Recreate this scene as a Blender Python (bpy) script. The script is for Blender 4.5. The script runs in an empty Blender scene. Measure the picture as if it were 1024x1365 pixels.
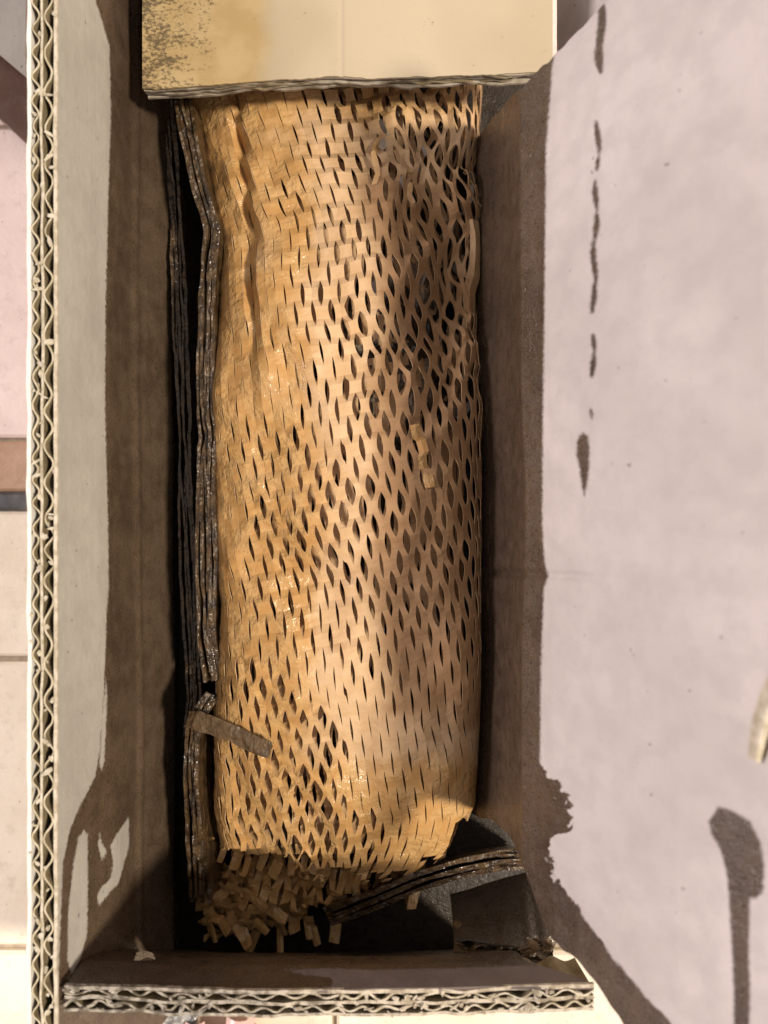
import bpy, bmesh, math, random
import numpy as np
from mathutils import Vector

random.seed(7)
RNG = np.random.default_rng(11)
scene = bpy.context.scene
COL = scene.collection

# ------------------------------------------------------------------ camera
CAM_H = 0.30            # lens height above the inside bottom of the box
F = 1024.0              # focal length in photo pixels (photo is 1024 x 1365)
cam_d = bpy.data.cameras.new('camera')
cam = bpy.data.objects.new('camera', cam_d)
COL.objects.link(cam)
cam.location = (0, 0, CAM_H)
cam.rotation_euler = (0, 0, 0)
cam_d.sensor_fit = 'HORIZONTAL'
cam_d.sensor_width = 36.0
cam_d.lens = 36.0
cam_d.clip_start = 0.005
cam_d.clip_end = 20.0
cam_d.dof.use_dof = True
cam_d.dof.focus_distance = 0.243
cam_d.dof.aperture_fstop = 15.0
scene.camera = cam
scene.render.resolution_x = 768
scene.render.resolution_y = 1024

# ------------------------------------------------------------------ light
world = bpy.data.worlds.new('World')
scene.world = world
world.use_nodes = True
bg = world.node_tree.nodes['Background']
bg.inputs['Color'].default_value = (1.0, 0.90, 0.86, 1)
bg.inputs['Strength'].default_value = 0.52


def lamp(name, loc, target, size, power, col):
    d = bpy.data.lights.new(name, 'AREA')
    d.shape = 'DISK'
    d.size = size
    d.energy = power
    d.color = col
    o = bpy.data.objects.new(name, d)
    COL.objects.link(o)
    o.location = loc
    o.rotation_euler = (Vector(target) - Vector(loc)).to_track_quat('-Z', 'Y').to_euler()
    return o


lamp('ceiling_lamp', (2.1, -0.46, 2.75), (0, 0, 0.05), 0.42, 150, (1.0, 0.885, 0.72))
lamp('fill_light', (-2.35, 0.25, 1.30), (0, 0, 0.08), 0.90, 53, (1.0, 0.90, 0.89))  # added soft fill from the left, brightens the flap and the tiles

scene.view_settings.view_transform = 'Standard'
scene.view_settings.look = 'None'
scene.view_settings.exposure = 0.0
scene.view_settings.gamma = 1.0
scene.view_settings.use_curve_mapping = False
scene.render.engine = 'CYCLES'
scene.cycles.use_denoising = True
scene.cycles.max_bounces = 6
scene.cycles.sample_clamp_indirect = 6.0

# ------------------------------------------------------------------ helpers


def W(px, py, D):
    """photo pixel + distance below the lens -> point in the box's space"""
    px, py, D = np.broadcast_arrays(np.asarray(px, float), np.asarray(py, float), np.asarray(D, float))
    return np.stack([(px - 512) * D / F, (682.5 - py) * D / F, CAM_H - D], -1)


def PX(P):
    P = np.asarray(P, float)
    D = CAM_H - P[..., 2]
    return 512 + P[..., 0] * F / D, 682.5 - P[..., 1] * F / D


class Noise2:
    def __init__(self, seed, n=64):
        self.g = np.random.default_rng(seed).uniform(-1, 1, (n, n))
        self.n = n

    def __call__(self, x, y=0.0):
        x, y = np.broadcast_arrays(np.asarray(x, float), np.asarray(y, float))
        xi = np.floor(x).astype(int)
        yi = np.floor(y).astype(int)
        fx = x - xi
        fy = y - yi
        fx = fx * fx * (3 - 2 * fx)
        fy = fy * fy * (3 - 2 * fy)
        g, n = self.g, self.n
        a = g[xi % n, yi % n]
        b = g[(xi + 1) % n, yi % n]
        c = g[xi % n, (yi + 1) % n]
        d = g[(xi + 1) % n, (yi + 1) % n]
        return (a * (1 - fx) + b * fx) * (1 - fy) + (c * (1 - fx) + d * fx) * fy

    def fbm(self, x, y=0.0, o=3):
        s, a = 0, 1.0
        for k in range(o):
            s = s + a * self(x * 2 ** k + 7.3 * k, y * 2 ** k + 3.1 * k)
            a *= 0.5
        return s


NZ = [Noise2(100 + k) for k in range(12)]


def smooth(a, b, x):
    t = np.clip((np.asarray(x, float) - a) / (b - a), 0, 1)
    return t * t * (3 - 2 * t)


def sdf_poly(px, py, poly):
    """signed distance in px, positive inside"""
    px = np.asarray(px, float)
    py = np.asarray(py, float)
    best = np.full(px.shape, 1e9)
    inside = np.zeros(px.shape, bool)
    n = len(poly)
    for i in range(n):
        x0, y0 = poly[i]
        x1, y1 = poly[(i + 1) % n]
        dx, dy = x1 - x0, y1 - y0
        t = np.clip(((px - x0) * dx + (py - y0) * dy) / max(dx * dx + dy * dy, 1e-9), 0, 1)
        best = np.minimum(best, np.hypot(px - x0 - t * dx, py - y0 - t * dy))
        if y0 != y1:
            c = ((y0 > py) != (y1 > py)) & (px < dx * (py - y0) / dy + x0)
            inside ^= c
    return np.where(inside, best, -best)


def link(name, me, parent=None, mat=None, smooth_=True):
    o = bpy.data.objects.new(name, me)
    COL.objects.link(o)
    if parent is not None:
        o.parent = parent
    if mat is not None:
        for m in (mat if isinstance(mat, (list, tuple)) else [mat]):
            me.materials.append(m)
    if smooth_ and len(me.polygons):
        me.polygons.foreach_set('use_smooth', np.ones(len(me.polygons), bool))
    return o


def mesh(name, V, Fc, parent=None, mat=None, attrs=None, smooth_=True):
    me = bpy.data.meshes.new(name)
    me.from_pydata(np.asarray(V, float).reshape(-1, 3).tolist(), [], [list(map(int, f)) for f in Fc])
    me.update()
    if attrs:
        for k, a in attrs.items():
            at = me.attributes.new(k, 'FLOAT', 'POINT')
            at.data.foreach_set('value', np.asarray(a, np.float32).ravel())
    return link(name, me, parent, mat, smooth_)


def empty(name, loc=(0, 0, 0)):
    o = bpy.data.objects.new(name, None)
    COL.objects.link(o)
    o.empty_display_size = 0.02
    o['_base'] = 1
    del o['_base']
    return o


def tag(o, label=None, cat=None, group=None, kind=None):
    if label:
        o['label'] = label
    if cat:
        o['category'] = cat
    if group:
        o['group'] = group
    if kind:
        o['kind'] = kind
    return o


def grid_faces(n, m, off=0, flip=False):
    i, j = np.meshgrid(np.arange(n - 1), np.arange(m - 1), indexing='ij')
    a = (i * m + j + off).ravel()
    f = np.stack([a, a + 1, a + m + 1, a + m], -1)
    return f[:, ::-1] if flip else f


def slab(name, P, thick, parent, mat, attrs=None, flip=False):
    """grid surface P (n,m,3) given real thickness away from its front side"""
    n, m, _ = P.shape
    du = np.gradient(P, axis=0)
    dv = np.gradient(P, axis=1)
    N = np.cross(du, dv)
    N /= np.linalg.norm(N, axis=-1, keepdims=True) + 1e-12
    if flip:
        N = -N
    B = P - N * thick
    V = np.concatenate([P.reshape(-1, 3), B.reshape(-1, 3)])
    k = n * m
    Fs = [grid_faces(n, m, 0, not flip)[:, ::-1] if not flip else grid_faces(n, m, 0, True)]
    Fs.append(grid_faces(n, m, k, not flip))
    ring = [i * m for i in range(n)] + [(n - 1) * m + j for j in range(1, m)] + \
           [i * m + m - 1 for i in range(n - 2, -1, -1)] + [j for j in range(m - 2, 0, -1)]
    r = np.array(ring)
    r2 = np.roll(r, -1)
    Fs.append(np.stack([r, r + k, r2 + k, r2], -1))
    A = {a: np.concatenate([np.ravel(v), np.ravel(v)]) for a, v in (attrs or {}).items()}
    o = mesh(name, V, np.concatenate(Fs), parent, mat, A, True)
    bm = bmesh.new()
    bm.from_mesh(o.data)
    bmesh.ops.recalc_face_normals(bm, faces=bm.faces)
    bm.to_mesh(o.data)
    bm.free()
    o.data.set_sharp_from_angle(angle=math.radians(50))
    return o


def ribbon(name, u, w, th, f, depth, parent, mat, top=None, nv=2, attr=None):
    """a thin sheet that stands on the curve (u, w) of a board's cut edge and runs `depth` into the board.
    f(u, v, w) puts board coordinates into the scene"""
    u = np.asarray(u, float)
    w = np.broadcast_to(np.asarray(w, float), u.shape)
    th = np.broadcast_to(np.asarray(th, float), u.shape)
    tu, tw = np.gradient(u), np.gradient(w)
    L = np.hypot(tu, tw) + 1e-12
    nu, nw = -tw / L, tu / L
    A = (u + nu * th / 2, w + nw * th / 2)
    B = (u - nu * th / 2, w - nw * th / 2)
    top = np.zeros_like(u) if top is None else top
    rows = []
    for k in range(nv):
        v = top + (depth - top) * k / (nv - 1)
        rows.append(f(A[0], v, A[1]))
    rows_b = []
    for k in range(nv):
        v = top + (depth - top) * k / (nv - 1)
        rows_b.append(f(B[0], v, B[1]))
    seq = rows[::-1] + rows_b          # down one face, over the cut edge, down the other
    P = np.stack(seq, 0)
    n, m, _ = P.shape
    fc = grid_faces(n, m)
    o = mesh(name, P, fc, parent, mat, None, True)
    if isinstance(mat, (list, tuple)):
        mi = np.ones((n - 1, m - 1), np.int32)
        mi[nv - 1] = 0
        o.data.polygons.foreach_set('material_index', mi.ravel())
    bm = bmesh.new()
    bm.from_mesh(o.data)
    bmesh.ops.recalc_face_normals(bm, faces=bm.faces)
    bm.to_mesh(o.data)
    bm.free()
    o.data.set_sharp_from_angle(angle=math.radians(55))
    return o


# ------------------------------------------------------------------ materials
class NT:
    def __init__(self, name):
        self.m = bpy.data.materials.new(name)
        self.m.use_nodes = True
        self.t = self.m.node_tree
        self.t.nodes.clear()
        self.out = self.t.nodes.new('ShaderNodeOutputMaterial')
        self.b = self.t.nodes.new('ShaderNodeBsdfPrincipled')
        self.t.links.new(self.b.outputs[0], self.out.inputs[0])
        tc = self.t.nodes.new('ShaderNodeTexCoord')
        self.co = tc.outputs['Object']

    def set(self, sock, v):
        s = self.b.inputs[sock]
        if hasattr(v, 'is_output'):
            self.t.links.new(v, s)
        else:
            s.default_value = (*v, 1) if isinstance(v, tuple) and len(v) == 3 and s.type == 'RGBA' else v

    def put(self, s, v):
        if hasattr(v, 'is_output'):
            self.t.links.new(v, s)
        else:
            s.default_value = v if not isinstance(v, tuple) or len(v) != 3 or s.type != 'RGBA' else (*v, 1)

    def noise(self, scale, detail=3, rough=0.55, stretch=None, dist=0.0):
        n = self.t.nodes.new('ShaderNodeTexNoise')
        n.inputs['Scale'].default_value = scale
        n.inputs['Detail'].default_value = detail
        n.inputs['Roughness'].default_value = rough
        n.inputs['Distortion'].default_value = dist
        co = self.co
        if stretch:
            mp = self.t.nodes.new('ShaderNodeMapping')
            mp.inputs['Scale'].default_value = stretch
            self.t.links.new(co, mp.inputs['Vector'])
            co = mp.outputs[0]
        self.t.links.new(co, n.inputs['Vector'])
        return n.outputs['Fac']

    def attr(self, name):
        a = self.t.nodes.new('ShaderNodeAttribute')
        a.attribute_name = name
        return a.outputs['Fac']

    def math(self, op, a, b=0.0, c=None, clamp=False):
        n = self.t.nodes.new('ShaderNodeMath')
        n.operation = op
        n.use_clamp = clamp
        self.put(n.inputs[0], a)
        self.put(n.inputs[1], b)
        if c is not None:
            self.put(n.inputs[2], c)
        return n.outputs[0]

    def ramp(self, v, a, b, lo=0.0, hi=1.0):
        n = self.t.nodes.new('ShaderNodeMapRange')
        n.interpolation_type = 'SMOOTHSTEP'
        self.put(n.inputs['Value'], v)
        n.inputs['From Min'].default_value = a
        n.inputs['From Max'].default_value = b
        n.inputs['To Min'].default_value = lo
        n.inputs['To Max'].default_value = hi
        return n.outputs['Result']

    def mix(self, f, a, b):
        n = self.t.nodes.new('ShaderNodeMix')
        n.data_type = 'RGBA'
        self.put(n.inputs['Factor'], f)
        self.put(n.inputs[6], a)
        self.put(n.inputs[7], b)
        return n.outputs[2]

    def mixf(self, f, a, b):
        n = self.t.nodes.new('ShaderNodeMix')
        n.data_type = 'FLOAT'
        self.put(n.inputs[0], f)
        self.put(n.inputs[2], a)
        self.put(n.inputs[3], b)
        return n.outputs[0]

    def bump(self, h, strength, dist, prev=None):
        n = self.t.nodes.new('ShaderNodeBump')
        self.put(n.inputs['Strength'], strength)
        n.inputs['Distance'].default_value = dist
        self.t.links.new(h, n.inputs['Height'])
        if prev is not None:
            self.t.links.new(prev, n.inputs['Normal'])
        self.t.links.new(n.outputs[0], self.b.inputs['Normal'])
        return n.outputs[0]


def cardboard(name, dry, dry2, wet, wet2, edge=1.6, speck=True, grain=(1, 1, 1), wet_rough=0.36):
    n = NT(name)
    s = n.attr('wet')
    wob = n.math('MULTIPLY', n.math('SUBTRACT', n.noise(900, 3), 0.5), 5.0)
    wf = n.ramp(n.math('ADD', s, wob), -edge, edge)
    big = n.noise(28, 3)
    mid = n.noise(160, 3, stretch=grain)
    fib = n.noise(1700, 2, stretch=grain)
    dc = n.mix(n.ramp(big, 0.35, 0.68), dry, dry2)
    dc = n.mix(n.ramp(mid, .35, .7, 0, .35), dc, tuple(c * 0.80 for c in dry))
    dc = n.mix(n.ramp(fib, 0.60, 0.78, 0, 0.22), dc, tuple(c * 0.55 for c in dry))
    dc = n.mix(n.ramp(n.noise(420, 1), 0.76, 0.80, 0, 0.6), dc, tuple(c * 0.35 for c in dry))
    wc = n.mix(n.ramp(n.math('ADD', n.math('MULTIPLY', big, .5), n.math('MULTIPLY', mid, .5)), 0.36, 0.62), wet, wet2)
    col = n.mix(wf, dc, wc)
    n.set('Base Color', col)
    rn = n.ramp(n.noise(240, 2), 0.35, 0.65, wet_rough - .09, wet_rough + .16)
    n.set('Roughness', n.mixf(wf, 0.9, rn))
    n.set('Specular IOR Level', n.mixf(wf, 0.22, 0.55))
    b1 = n.bump(fib, n.mixf(wf, 0.16, 0.50), 0.0007)
    b2 = n.bump(n.noise(480, 3), n.mixf(wf, 0.14, 0.16), 0.0014, b1)
    b3 = n.bump(n.noise(70, 2), 0.16, 0.003, b2)
    b4 = n.bump(n.noise(150, 2, stretch=(1, .03, 1)), 0.13, 0.002, b3)
    drops = n.math('MULTIPLY', n.ramp(n.noise(1500, 1), .66, .74), wf)
    n.bump(drops, .9, 0.0008, b4)
    return n.m


M = {}
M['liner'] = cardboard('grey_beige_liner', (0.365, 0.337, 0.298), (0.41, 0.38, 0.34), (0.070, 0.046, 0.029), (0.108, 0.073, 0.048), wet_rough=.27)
M['flap'] = cardboard('pinkish_liner', (0.55, 0.49, 0.465), (0.63, 0.565, 0.54), (0.066, 0.043, 0.029), (0.102, 0.067, 0.045), wet_rough=.30, edge=2.6)
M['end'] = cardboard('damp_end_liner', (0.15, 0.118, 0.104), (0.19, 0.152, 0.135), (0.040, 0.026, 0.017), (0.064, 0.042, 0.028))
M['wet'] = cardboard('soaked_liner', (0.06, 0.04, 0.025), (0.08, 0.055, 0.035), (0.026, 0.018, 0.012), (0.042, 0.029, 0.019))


def plain_paper(name, c1, c2, rough=0.85, bump=0.15, scale=900, spec=0.25):
    n = NT(name)
    n.set('Base Color', n.mix(n.ramp(n.noise(scale * .3, 3), .35, .65), c1, c2))
    n.set('Roughness', rough)
    n.set('Specular IOR Level', spec)
    n.bump(n.noise(scale, 3), bump, 0.0006)
    return n.m


M['cut'] = plain_paper('cut_board_edge', (0.40, 0.345, 0.25), (0.58, 0.52, 0.42), scale=1500, bump=.4)
M['cut_outer'] = plain_paper('white_outer_liner_edge', (0.70, 0.66, 0.60), (0.78, 0.74, 0.68), scale=1500)
M['flute'] = plain_paper('flute_paper', (0.40, 0.34, 0.22), (0.56, 0.49, 0.36), scale=1200, bump=.3)
M['kraft_in_shade'] = plain_paper('shaded_corrugating_paper', (0.17, 0.13, 0.075), (0.25, 0.20, 0.12), scale=900, bump=.3)  # kraft walls darkened in colour so the flute cells read as shaded


def damp(name, c1, c2, w1, w2):
    """cut edge that is soaked towards one end of the wall"""
    n = NT(name)
    sx = n.t.nodes.new('ShaderNodeSeparateXYZ')
    n.t.links.new(n.co, sx.inputs[0])
    blot = n.math('MULTIPLY', n.math('SUBTRACT', n.noise(70, 3), .5), .16)
    wf = n.ramp(n.math('ADD', sx.outputs['X'], blot), -.055, .0, .9, .12)
    f = n.ramp(n.noise(420, 3), .38, .62)
    n.set('Base Color', n.mix(wf, n.mix(f, c1, c2), n.mix(f, w1, w2)))
    n.set('Roughness', n.mixf(wf, .8, .3))
    n.bump(n.noise(700, 3), .5, .001)
    return n.m


M['cut_damp'] = damp('damp_cut_edge', (0.34, 0.28, 0.20), (0.54, 0.47, 0.37), (0.10, 0.085, 0.065), (0.36, 0.32, 0.27))
M['flute_damp'] = damp('damp_flute_paper', (0.38, 0.32, 0.22), (0.60, 0.53, 0.42), (0.08, 0.065, 0.045), (0.32, 0.28, 0.23))


def soaked(name, c1, c2, rough, sc=700, bmp=.55):
    n = NT(name)
    n.set('Base Color', n.mix(n.ramp(n.noise(220, 3), .35, .65), c1, c2))
    n.set('Roughness', n.ramp(n.noise(350, 2), .35, .65, rough * .6, rough * 1.5))
    n.set('Specular IOR Level', 0.7)
    b = n.bump(n.noise(sc, 3), bmp, 0.0012)
    n.bump(n.noise(260, 2, stretch=(1, .25, 1)), .5, 0.002, b)
    return n.m


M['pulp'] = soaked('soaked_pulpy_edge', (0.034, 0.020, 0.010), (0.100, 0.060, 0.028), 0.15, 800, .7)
M['pulp_brown'] = soaked('soaked_brown_strip', (0.080, 0.047, 0.020), (0.125, 0.076, 0.034), 0.38)  # lighter brown soaked board


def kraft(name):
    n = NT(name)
    wet_shade = n.attr('wet')  # positive is wet paper, negative holds painted shade
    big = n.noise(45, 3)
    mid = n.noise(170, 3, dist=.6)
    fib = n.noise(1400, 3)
    wob = n.math('ADD', wet_shade, n.math('MULTIPLY', n.math('SUBTRACT', n.noise(55, 3), .5), 1.3))
    dry = n.mix(n.ramp(mid, .35, .66), (0.35, 0.200, 0.100), (0.42, 0.250, 0.130))  # darker brown: shade on the right of the wrap painted into the paper
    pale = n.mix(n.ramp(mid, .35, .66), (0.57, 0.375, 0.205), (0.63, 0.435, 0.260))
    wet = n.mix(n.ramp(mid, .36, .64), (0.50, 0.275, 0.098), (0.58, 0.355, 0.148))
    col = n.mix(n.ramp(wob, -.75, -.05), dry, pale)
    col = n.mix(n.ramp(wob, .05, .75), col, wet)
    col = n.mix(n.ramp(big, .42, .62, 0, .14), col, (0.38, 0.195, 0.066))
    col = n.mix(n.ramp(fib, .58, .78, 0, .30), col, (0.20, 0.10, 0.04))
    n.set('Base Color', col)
    gl = n.math('MULTIPLY', n.ramp(wet_shade, .1, .8), n.ramp(n.noise(170, 3), .44, .53))
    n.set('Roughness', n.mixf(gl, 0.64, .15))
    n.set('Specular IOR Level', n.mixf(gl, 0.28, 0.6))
    b = n.bump(n.noise(520, 3), n.mixf(gl, .09, .75), 0.0012)
    n.bump(n.noise(110, 2, dist=1.0), .16, 0.003, b)
    return n.m


M['kraft'] = kraft('kraft_honeycomb_paper')
M['kraft_edge'] = plain_paper('kraft_cut_edge', (0.50, 0.32, 0.17), (0.60, 0.40, 0.23))


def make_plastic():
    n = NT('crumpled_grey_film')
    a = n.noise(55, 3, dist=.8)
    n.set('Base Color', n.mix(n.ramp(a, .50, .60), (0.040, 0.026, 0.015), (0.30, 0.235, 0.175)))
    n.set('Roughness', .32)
    b = n.bump(n.noise(160, 3, dist=1.2), .8, .004)
    n.bump(n.noise(500, 2), .3, .001, b)
    return n.m


M['film'] = make_plastic()
M['film_pale'] = plain_paper('pale_grey_film', (0.42, 0.37, 0.31), (0.54, 0.49, 0.43), rough=.5, spec=.5)


def make_panel():
    """yellowish lid panel: pale dry part, yellow damp part, dark mould specks"""
    n = NT('yellowed_flap_board')
    s = n.attr('wet')
    mo = n.attr('mould')
    wob = n.math('MULTIPLY', n.math('SUBTRACT', n.noise(60, 3), .5), 30)
    wf = n.ramp(n.math('ADD', s, wob), -20, 12)
    big = n.noise(22, 2)
    fib = n.noise(1600, 2)
    dry = n.mix(n.ramp(big, .35, .65), (0.42, 0.345, 0.24), (0.48, 0.40, 0.285))
    wet = n.mix(n.ramp(n.noise(90, 3), .35, .65), (0.40, 0.285, 0.135), (0.46, 0.34, 0.18))
    col = n.mix(wf, dry, wet)
    col = n.mix(n.ramp(fib, .66, .8, 0, .3), col, (0.28, 0.2, 0.1))
    sp = n.noise(900, 4, .7, stretch=(.8, 1.2, 1))
    patch = n.noise(140, 4, .6, stretch=(.7, 1.3, 1))
    th = n.math('ADD', n.math('MULTIPLY', n.math('ADD', sp, n.math('MULTIPLY', patch, 1.0)), 1.0), n.math('MULTIPLY', mo, .34))
    mf = n.ramp(th, 1.21, 1.44, 0, .85)
    col = n.mix(mf, col, (0.075, 0.055, 0.032))
    n.set('Base Color', col)
    n.set('Roughness', .85)
    n.set('Specular IOR Level', .25)
    b = n.bump(fib, .12, .0006)
    n.bump(n.noise(60, 2), .12, .003, b)
    return n.m


M['panel'] = make_panel()
M['panel_cut'] = plain_paper('crushed_damp_edge', (0.16, 0.125, 0.085), (0.40, 0.35, 0.28), scale=500, bump=.5, rough=.6)


def make_tile(name, c1, c2, rough=.28):
    n = NT(name)
    n.set('Base Color', n.mix(n.ramp(n.noise(35, 4), .35, .65), c1, c2))
    c_ = n.mix(n.ramp(n.noise(35, 4), .35, .65), c1, c2)
    c_ = n.mix(n.ramp(n.noise(150, 5, .7), .52, .72, 0, .35), c_, tuple(q_ * .6 for q_ in c1))
    n.set('Base Color', n.mix(n.ramp(n.noise(700, 2), .70, .76, 0, .7), c_, (.16, .12, .09)))
    n.set('Roughness', n.ramp(n.noise(60, 3), .35, .65, rough * .5, rough * 1.5))
    b = n.bump(n.noise(90, 3), .25, .002)
    n.bump(n.noise(600, 2), .12, .001, b)
    return n.m


M['tile_pink'] = make_tile('pink_tile', (0.82, 0.66, 0.61), (0.88, 0.73, 0.67))
M['tile_brown'] = make_tile('tan_tile', (0.42, 0.26, 0.17), (0.50, 0.32, 0.22))
M['tile_dark'] = make_tile('slate_strip', (0.06, 0.06, 0.065), (0.16, 0.15, 0.15), .5)
M['tile_cream'] = make_tile('cream_tile', (0.80, 0.69, 0.55), (0.88, 0.78, 0.65))
M['grout'] = plain_paper('grout', (0.35, 0.29, 0.22), (0.45, 0.38, 0.28))
M['dark_brown'] = make_tile('dark_brown_slab', (0.075, 0.036, 0.023), (0.105, 0.052, 0.034), .55)


def make_skin():
    n = NT('skin')
    n.set('Base Color', n.mix(n.ramp(n.noise(90, 3), .35, .65), (0.56, 0.29, 0.22), (0.66, 0.39, 0.31)))
    n.set('Roughness', .42)
    n.set('Subsurface Weight', .25)
    n.set('Subsurface Radius', (.01, .004, .002))
    n.set('Subsurface Scale', .3)
    n.bump(n.noise(700, 3), .15, .0006)
    return n.m


M['skin'] = make_skin()
M['nail'] = plain_paper('nail', (0.72, 0.48, 0.42), (0.76, 0.52, 0.46), rough=.25, bump=.03, spec=.5)


def make_clear():
    n = NT('white_plastic_film')
    n.set('Base Color', n.mix(n.ramp(n.noise(60, 3, dist=.6), .40, .62), (0.10, 0.10, 0.10), (0.72, 0.70, 0.66)))
    n.set('Roughness', .18)
    n.bump(n.noise(180, 3, dist=1.0), .5, .003)
    return n.m


M['clear'] = make_clear()

# ================================================================== the setting: tiled floor
GZ = -0.008
GD = CAM_H - GZ


def gy(py):
    return (682.5 - py) * GD / F


V = np.array([[-.9, -.9, GZ - .003], [.9, -.9, GZ - .003], [.9, .9, GZ - .003], [-.9, .9, GZ - .003],
              [-.9, -.9, GZ - .02], [.9, -.9, GZ - .02], [.9, .9, GZ - .02], [-.9, .9, GZ - .02]])
floor = mesh('floor', V, [[0, 1, 2, 3], [7, 6, 5, 4], [0, 4, 5, 1], [1, 5, 6, 2], [2, 6, 7, 3], [3, 7, 4, 0]], None, M['grout'], None, False)
tag(floor, 'tiled floor of pink, tan and cream tiles beneath the open box', 'floor', None, 'structure')


def tile(x0, x1, y0, y1, mat):
    b = .0012
    z0, z1 = GZ - .003, GZ
    ring = [(x0, y0, z0), (x1, y0, z0), (x1, y1, z0), (x0, y1, z0),
            (x0, y0, z1 - b), (x1, y0, z1 - b), (x1, y1, z1 - b), (x0, y1, z1 - b),
            (x0 + b, y0 + b, z1), (x1 - b, y0 + b, z1), (x1 - b, y1 - b, z1), (x0 + b, y1 - b, z1)]
    fc = [[8, 9, 10, 11]]
    for k in range(4):
        q = (k + 1) % 4
        fc.append([k, q, q + 4, k + 4])
        fc.append([k + 4, q + 4, q + 8, k + 8])
    mesh('tile', np.array(ring), fc, floor, M[mat], None, False)


rows = [(-900, 164, 'tile_pink'), (170, 583, 'tile_pink'), (588, 655, 'tile_brown'), (656, 680, 'tile_dark'),
        (682, 875, 'tile_cream'), (883, 1261, 'tile_cream'), (1269, 1690, 'tile_cream'), (1698, 2400, 'tile_cream')]
for k, (a, b, m) in enumerate(rows):
    xs = [-.88, -.42, -.13, .13, .42, .88] if k % 2 else [-.88, -.31, -.02, .27, .56, .88]
    if m == 'tile_dark':
        xs = [-.88, .88]
    for x0, x1 in zip(xs, xs[1:]):
        tile(x0 + .001, x1 - .001, gy(b), gy(a), m)

# ================================================================== the cardboard box
box = empty('cardboard_box')
tag(box, 'open double-wall corrugated cardboard box, soaked dark inside, its flaps folded out', 'box')

RIM = 0.20                       # lens to rim
RZ = CAM_H - RIM

# ---- long side wall with its cut rim (left in the photo)
ys = np.linspace(0.200, -0.176, 380)
prof = np.array([[0, *W(76, 0, .200)[[0, 2]]], [0, *W(145, 0, .2285)[[0, 2]]], [0, *W(181, 0, .250)[[0, 2]]],
                 [0, *W(186, 0, .2518)[[0, 2]]], [0, *W(231, 0, .272)[[0, 2]]], [0, *W(240, 0, .3000)[[0, 2]]]])[:, 1:]
tt = np.linspace(0, 1, 110)
seg = np.r_[0, np.cumsum(np.hypot(*np.diff(prof, axis=0).T))]
seg /= seg[-1]
pxs = np.interp(tt, seg, prof[:, 0])
pzs = np.interp(tt, seg, prof[:, 1])
Yg, Tg = np.meshgrid(ys, tt, indexing='ij')
P = np.stack([np.broadcast_to(pxs, Yg.shape).copy(), Yg, np.broadcast_to(pzs, Yg.shape).copy()], -1)
P[..., 0] += .0010 * NZ[0](Yg * 14, Tg * 2) * smooth(0, .3, Tg) + .0004 * NZ[1](Yg * 50, Tg * 9) * smooth(0.05, .3, Tg)
# crease ridge of the score line
P[..., 0] += .0010 * np.exp(-((Tg - seg[2]) / .018) ** 2)
px, py = PX(P)
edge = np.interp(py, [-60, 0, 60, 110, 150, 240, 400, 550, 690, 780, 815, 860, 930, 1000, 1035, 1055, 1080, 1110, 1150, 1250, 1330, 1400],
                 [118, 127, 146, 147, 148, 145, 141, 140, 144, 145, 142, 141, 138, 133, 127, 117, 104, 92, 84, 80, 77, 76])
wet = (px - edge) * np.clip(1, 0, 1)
dry_islands = [
    [(112, 1106), (117, 1112), (117, 1200), (116, 1245), (108, 1275), (96, 1300), (90, 1280), (91, 1215), (98, 1150), (104, 1118)],
    [(172, 1088), (172, 1130), (164, 1155), (158, 1178), (146, 1190), (132, 1208), (129, 1195), (135, 1183), (147, 1172), (151, 1150), (147, 1128), (155, 1113)],
    [(132, 1107), (136, 1125), (143, 1135), (136, 1147), (131, 1130)],
    [(141, 905), (143, 930), (139, 1015), (135, 1028), (133, 1022), (136, 960)],
]
for isl in dry_islands:
    d = sdf_poly(px, py, isl)
    wet = np.where(d > -6, np.minimum(wet, -d), wet)
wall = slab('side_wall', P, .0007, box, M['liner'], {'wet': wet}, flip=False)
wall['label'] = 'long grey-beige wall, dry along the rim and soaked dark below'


def f_left(u, v, w):
    return np.stack([prof[0, 0] - w, u, RZ - v], -1)


uu = np.linspace(0.200, -0.176, 1700)


def wave(u, lam, amp, seed, jit=.35, crush=.25):
    n = NZ[seed % 12]
    ph = 2 * np.pi * u / lam + jit * 2.2 * n(u * 55, seed) + seed
    a = amp * (1 - crush * (0.5 + 0.5 * n(u * 90, seed + 5)))
    s = np.sin(ph)
    return a * np.sign(s) * np.abs(s) ** 1.0 + .10 * amp * n.fbm(u * 420, seed + 2)


jit = lambda s, a=.00022: a * NZ[s].fbm(uu * 120, s)
ribbon('fluting', uu, .00215 + wave(uu, .0093, .00125, 2, .6, .3), .00044 + jit(1, .00008), f_left, .04, wall, [M['flute'], M['kraft_in_shade']], jit(3, .0004))
ribbon('liner', uu, .0039 + jit(4), .0007 + jit(5, .0001), f_left, .04, wall, [M['cut'], M['kraft_in_shade']], jit(5, .0003))
ribbon('fluting', uu, .0055 + wave(uu, .0066, .0010, 6, .6, .3), .00042 + jit(6, .00008), f_left, .04, wall, [M['flute'], M['kraft_in_shade']], jit(7, .0004))
ribbon('liner', uu, .0073 + jit(8, .00015), .0010 + jit(8, .0001), f_left, .105, wall, M['cut_outer'], jit(9, .0002))
ribbon('rim_edge', uu, -.00005 + .00035 + jit(10, .0001), .0009, lambda u, v, w: f_left(u, v, w), .0006, wall, M['cut'], jit(2, .00015) - .0003)

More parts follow.
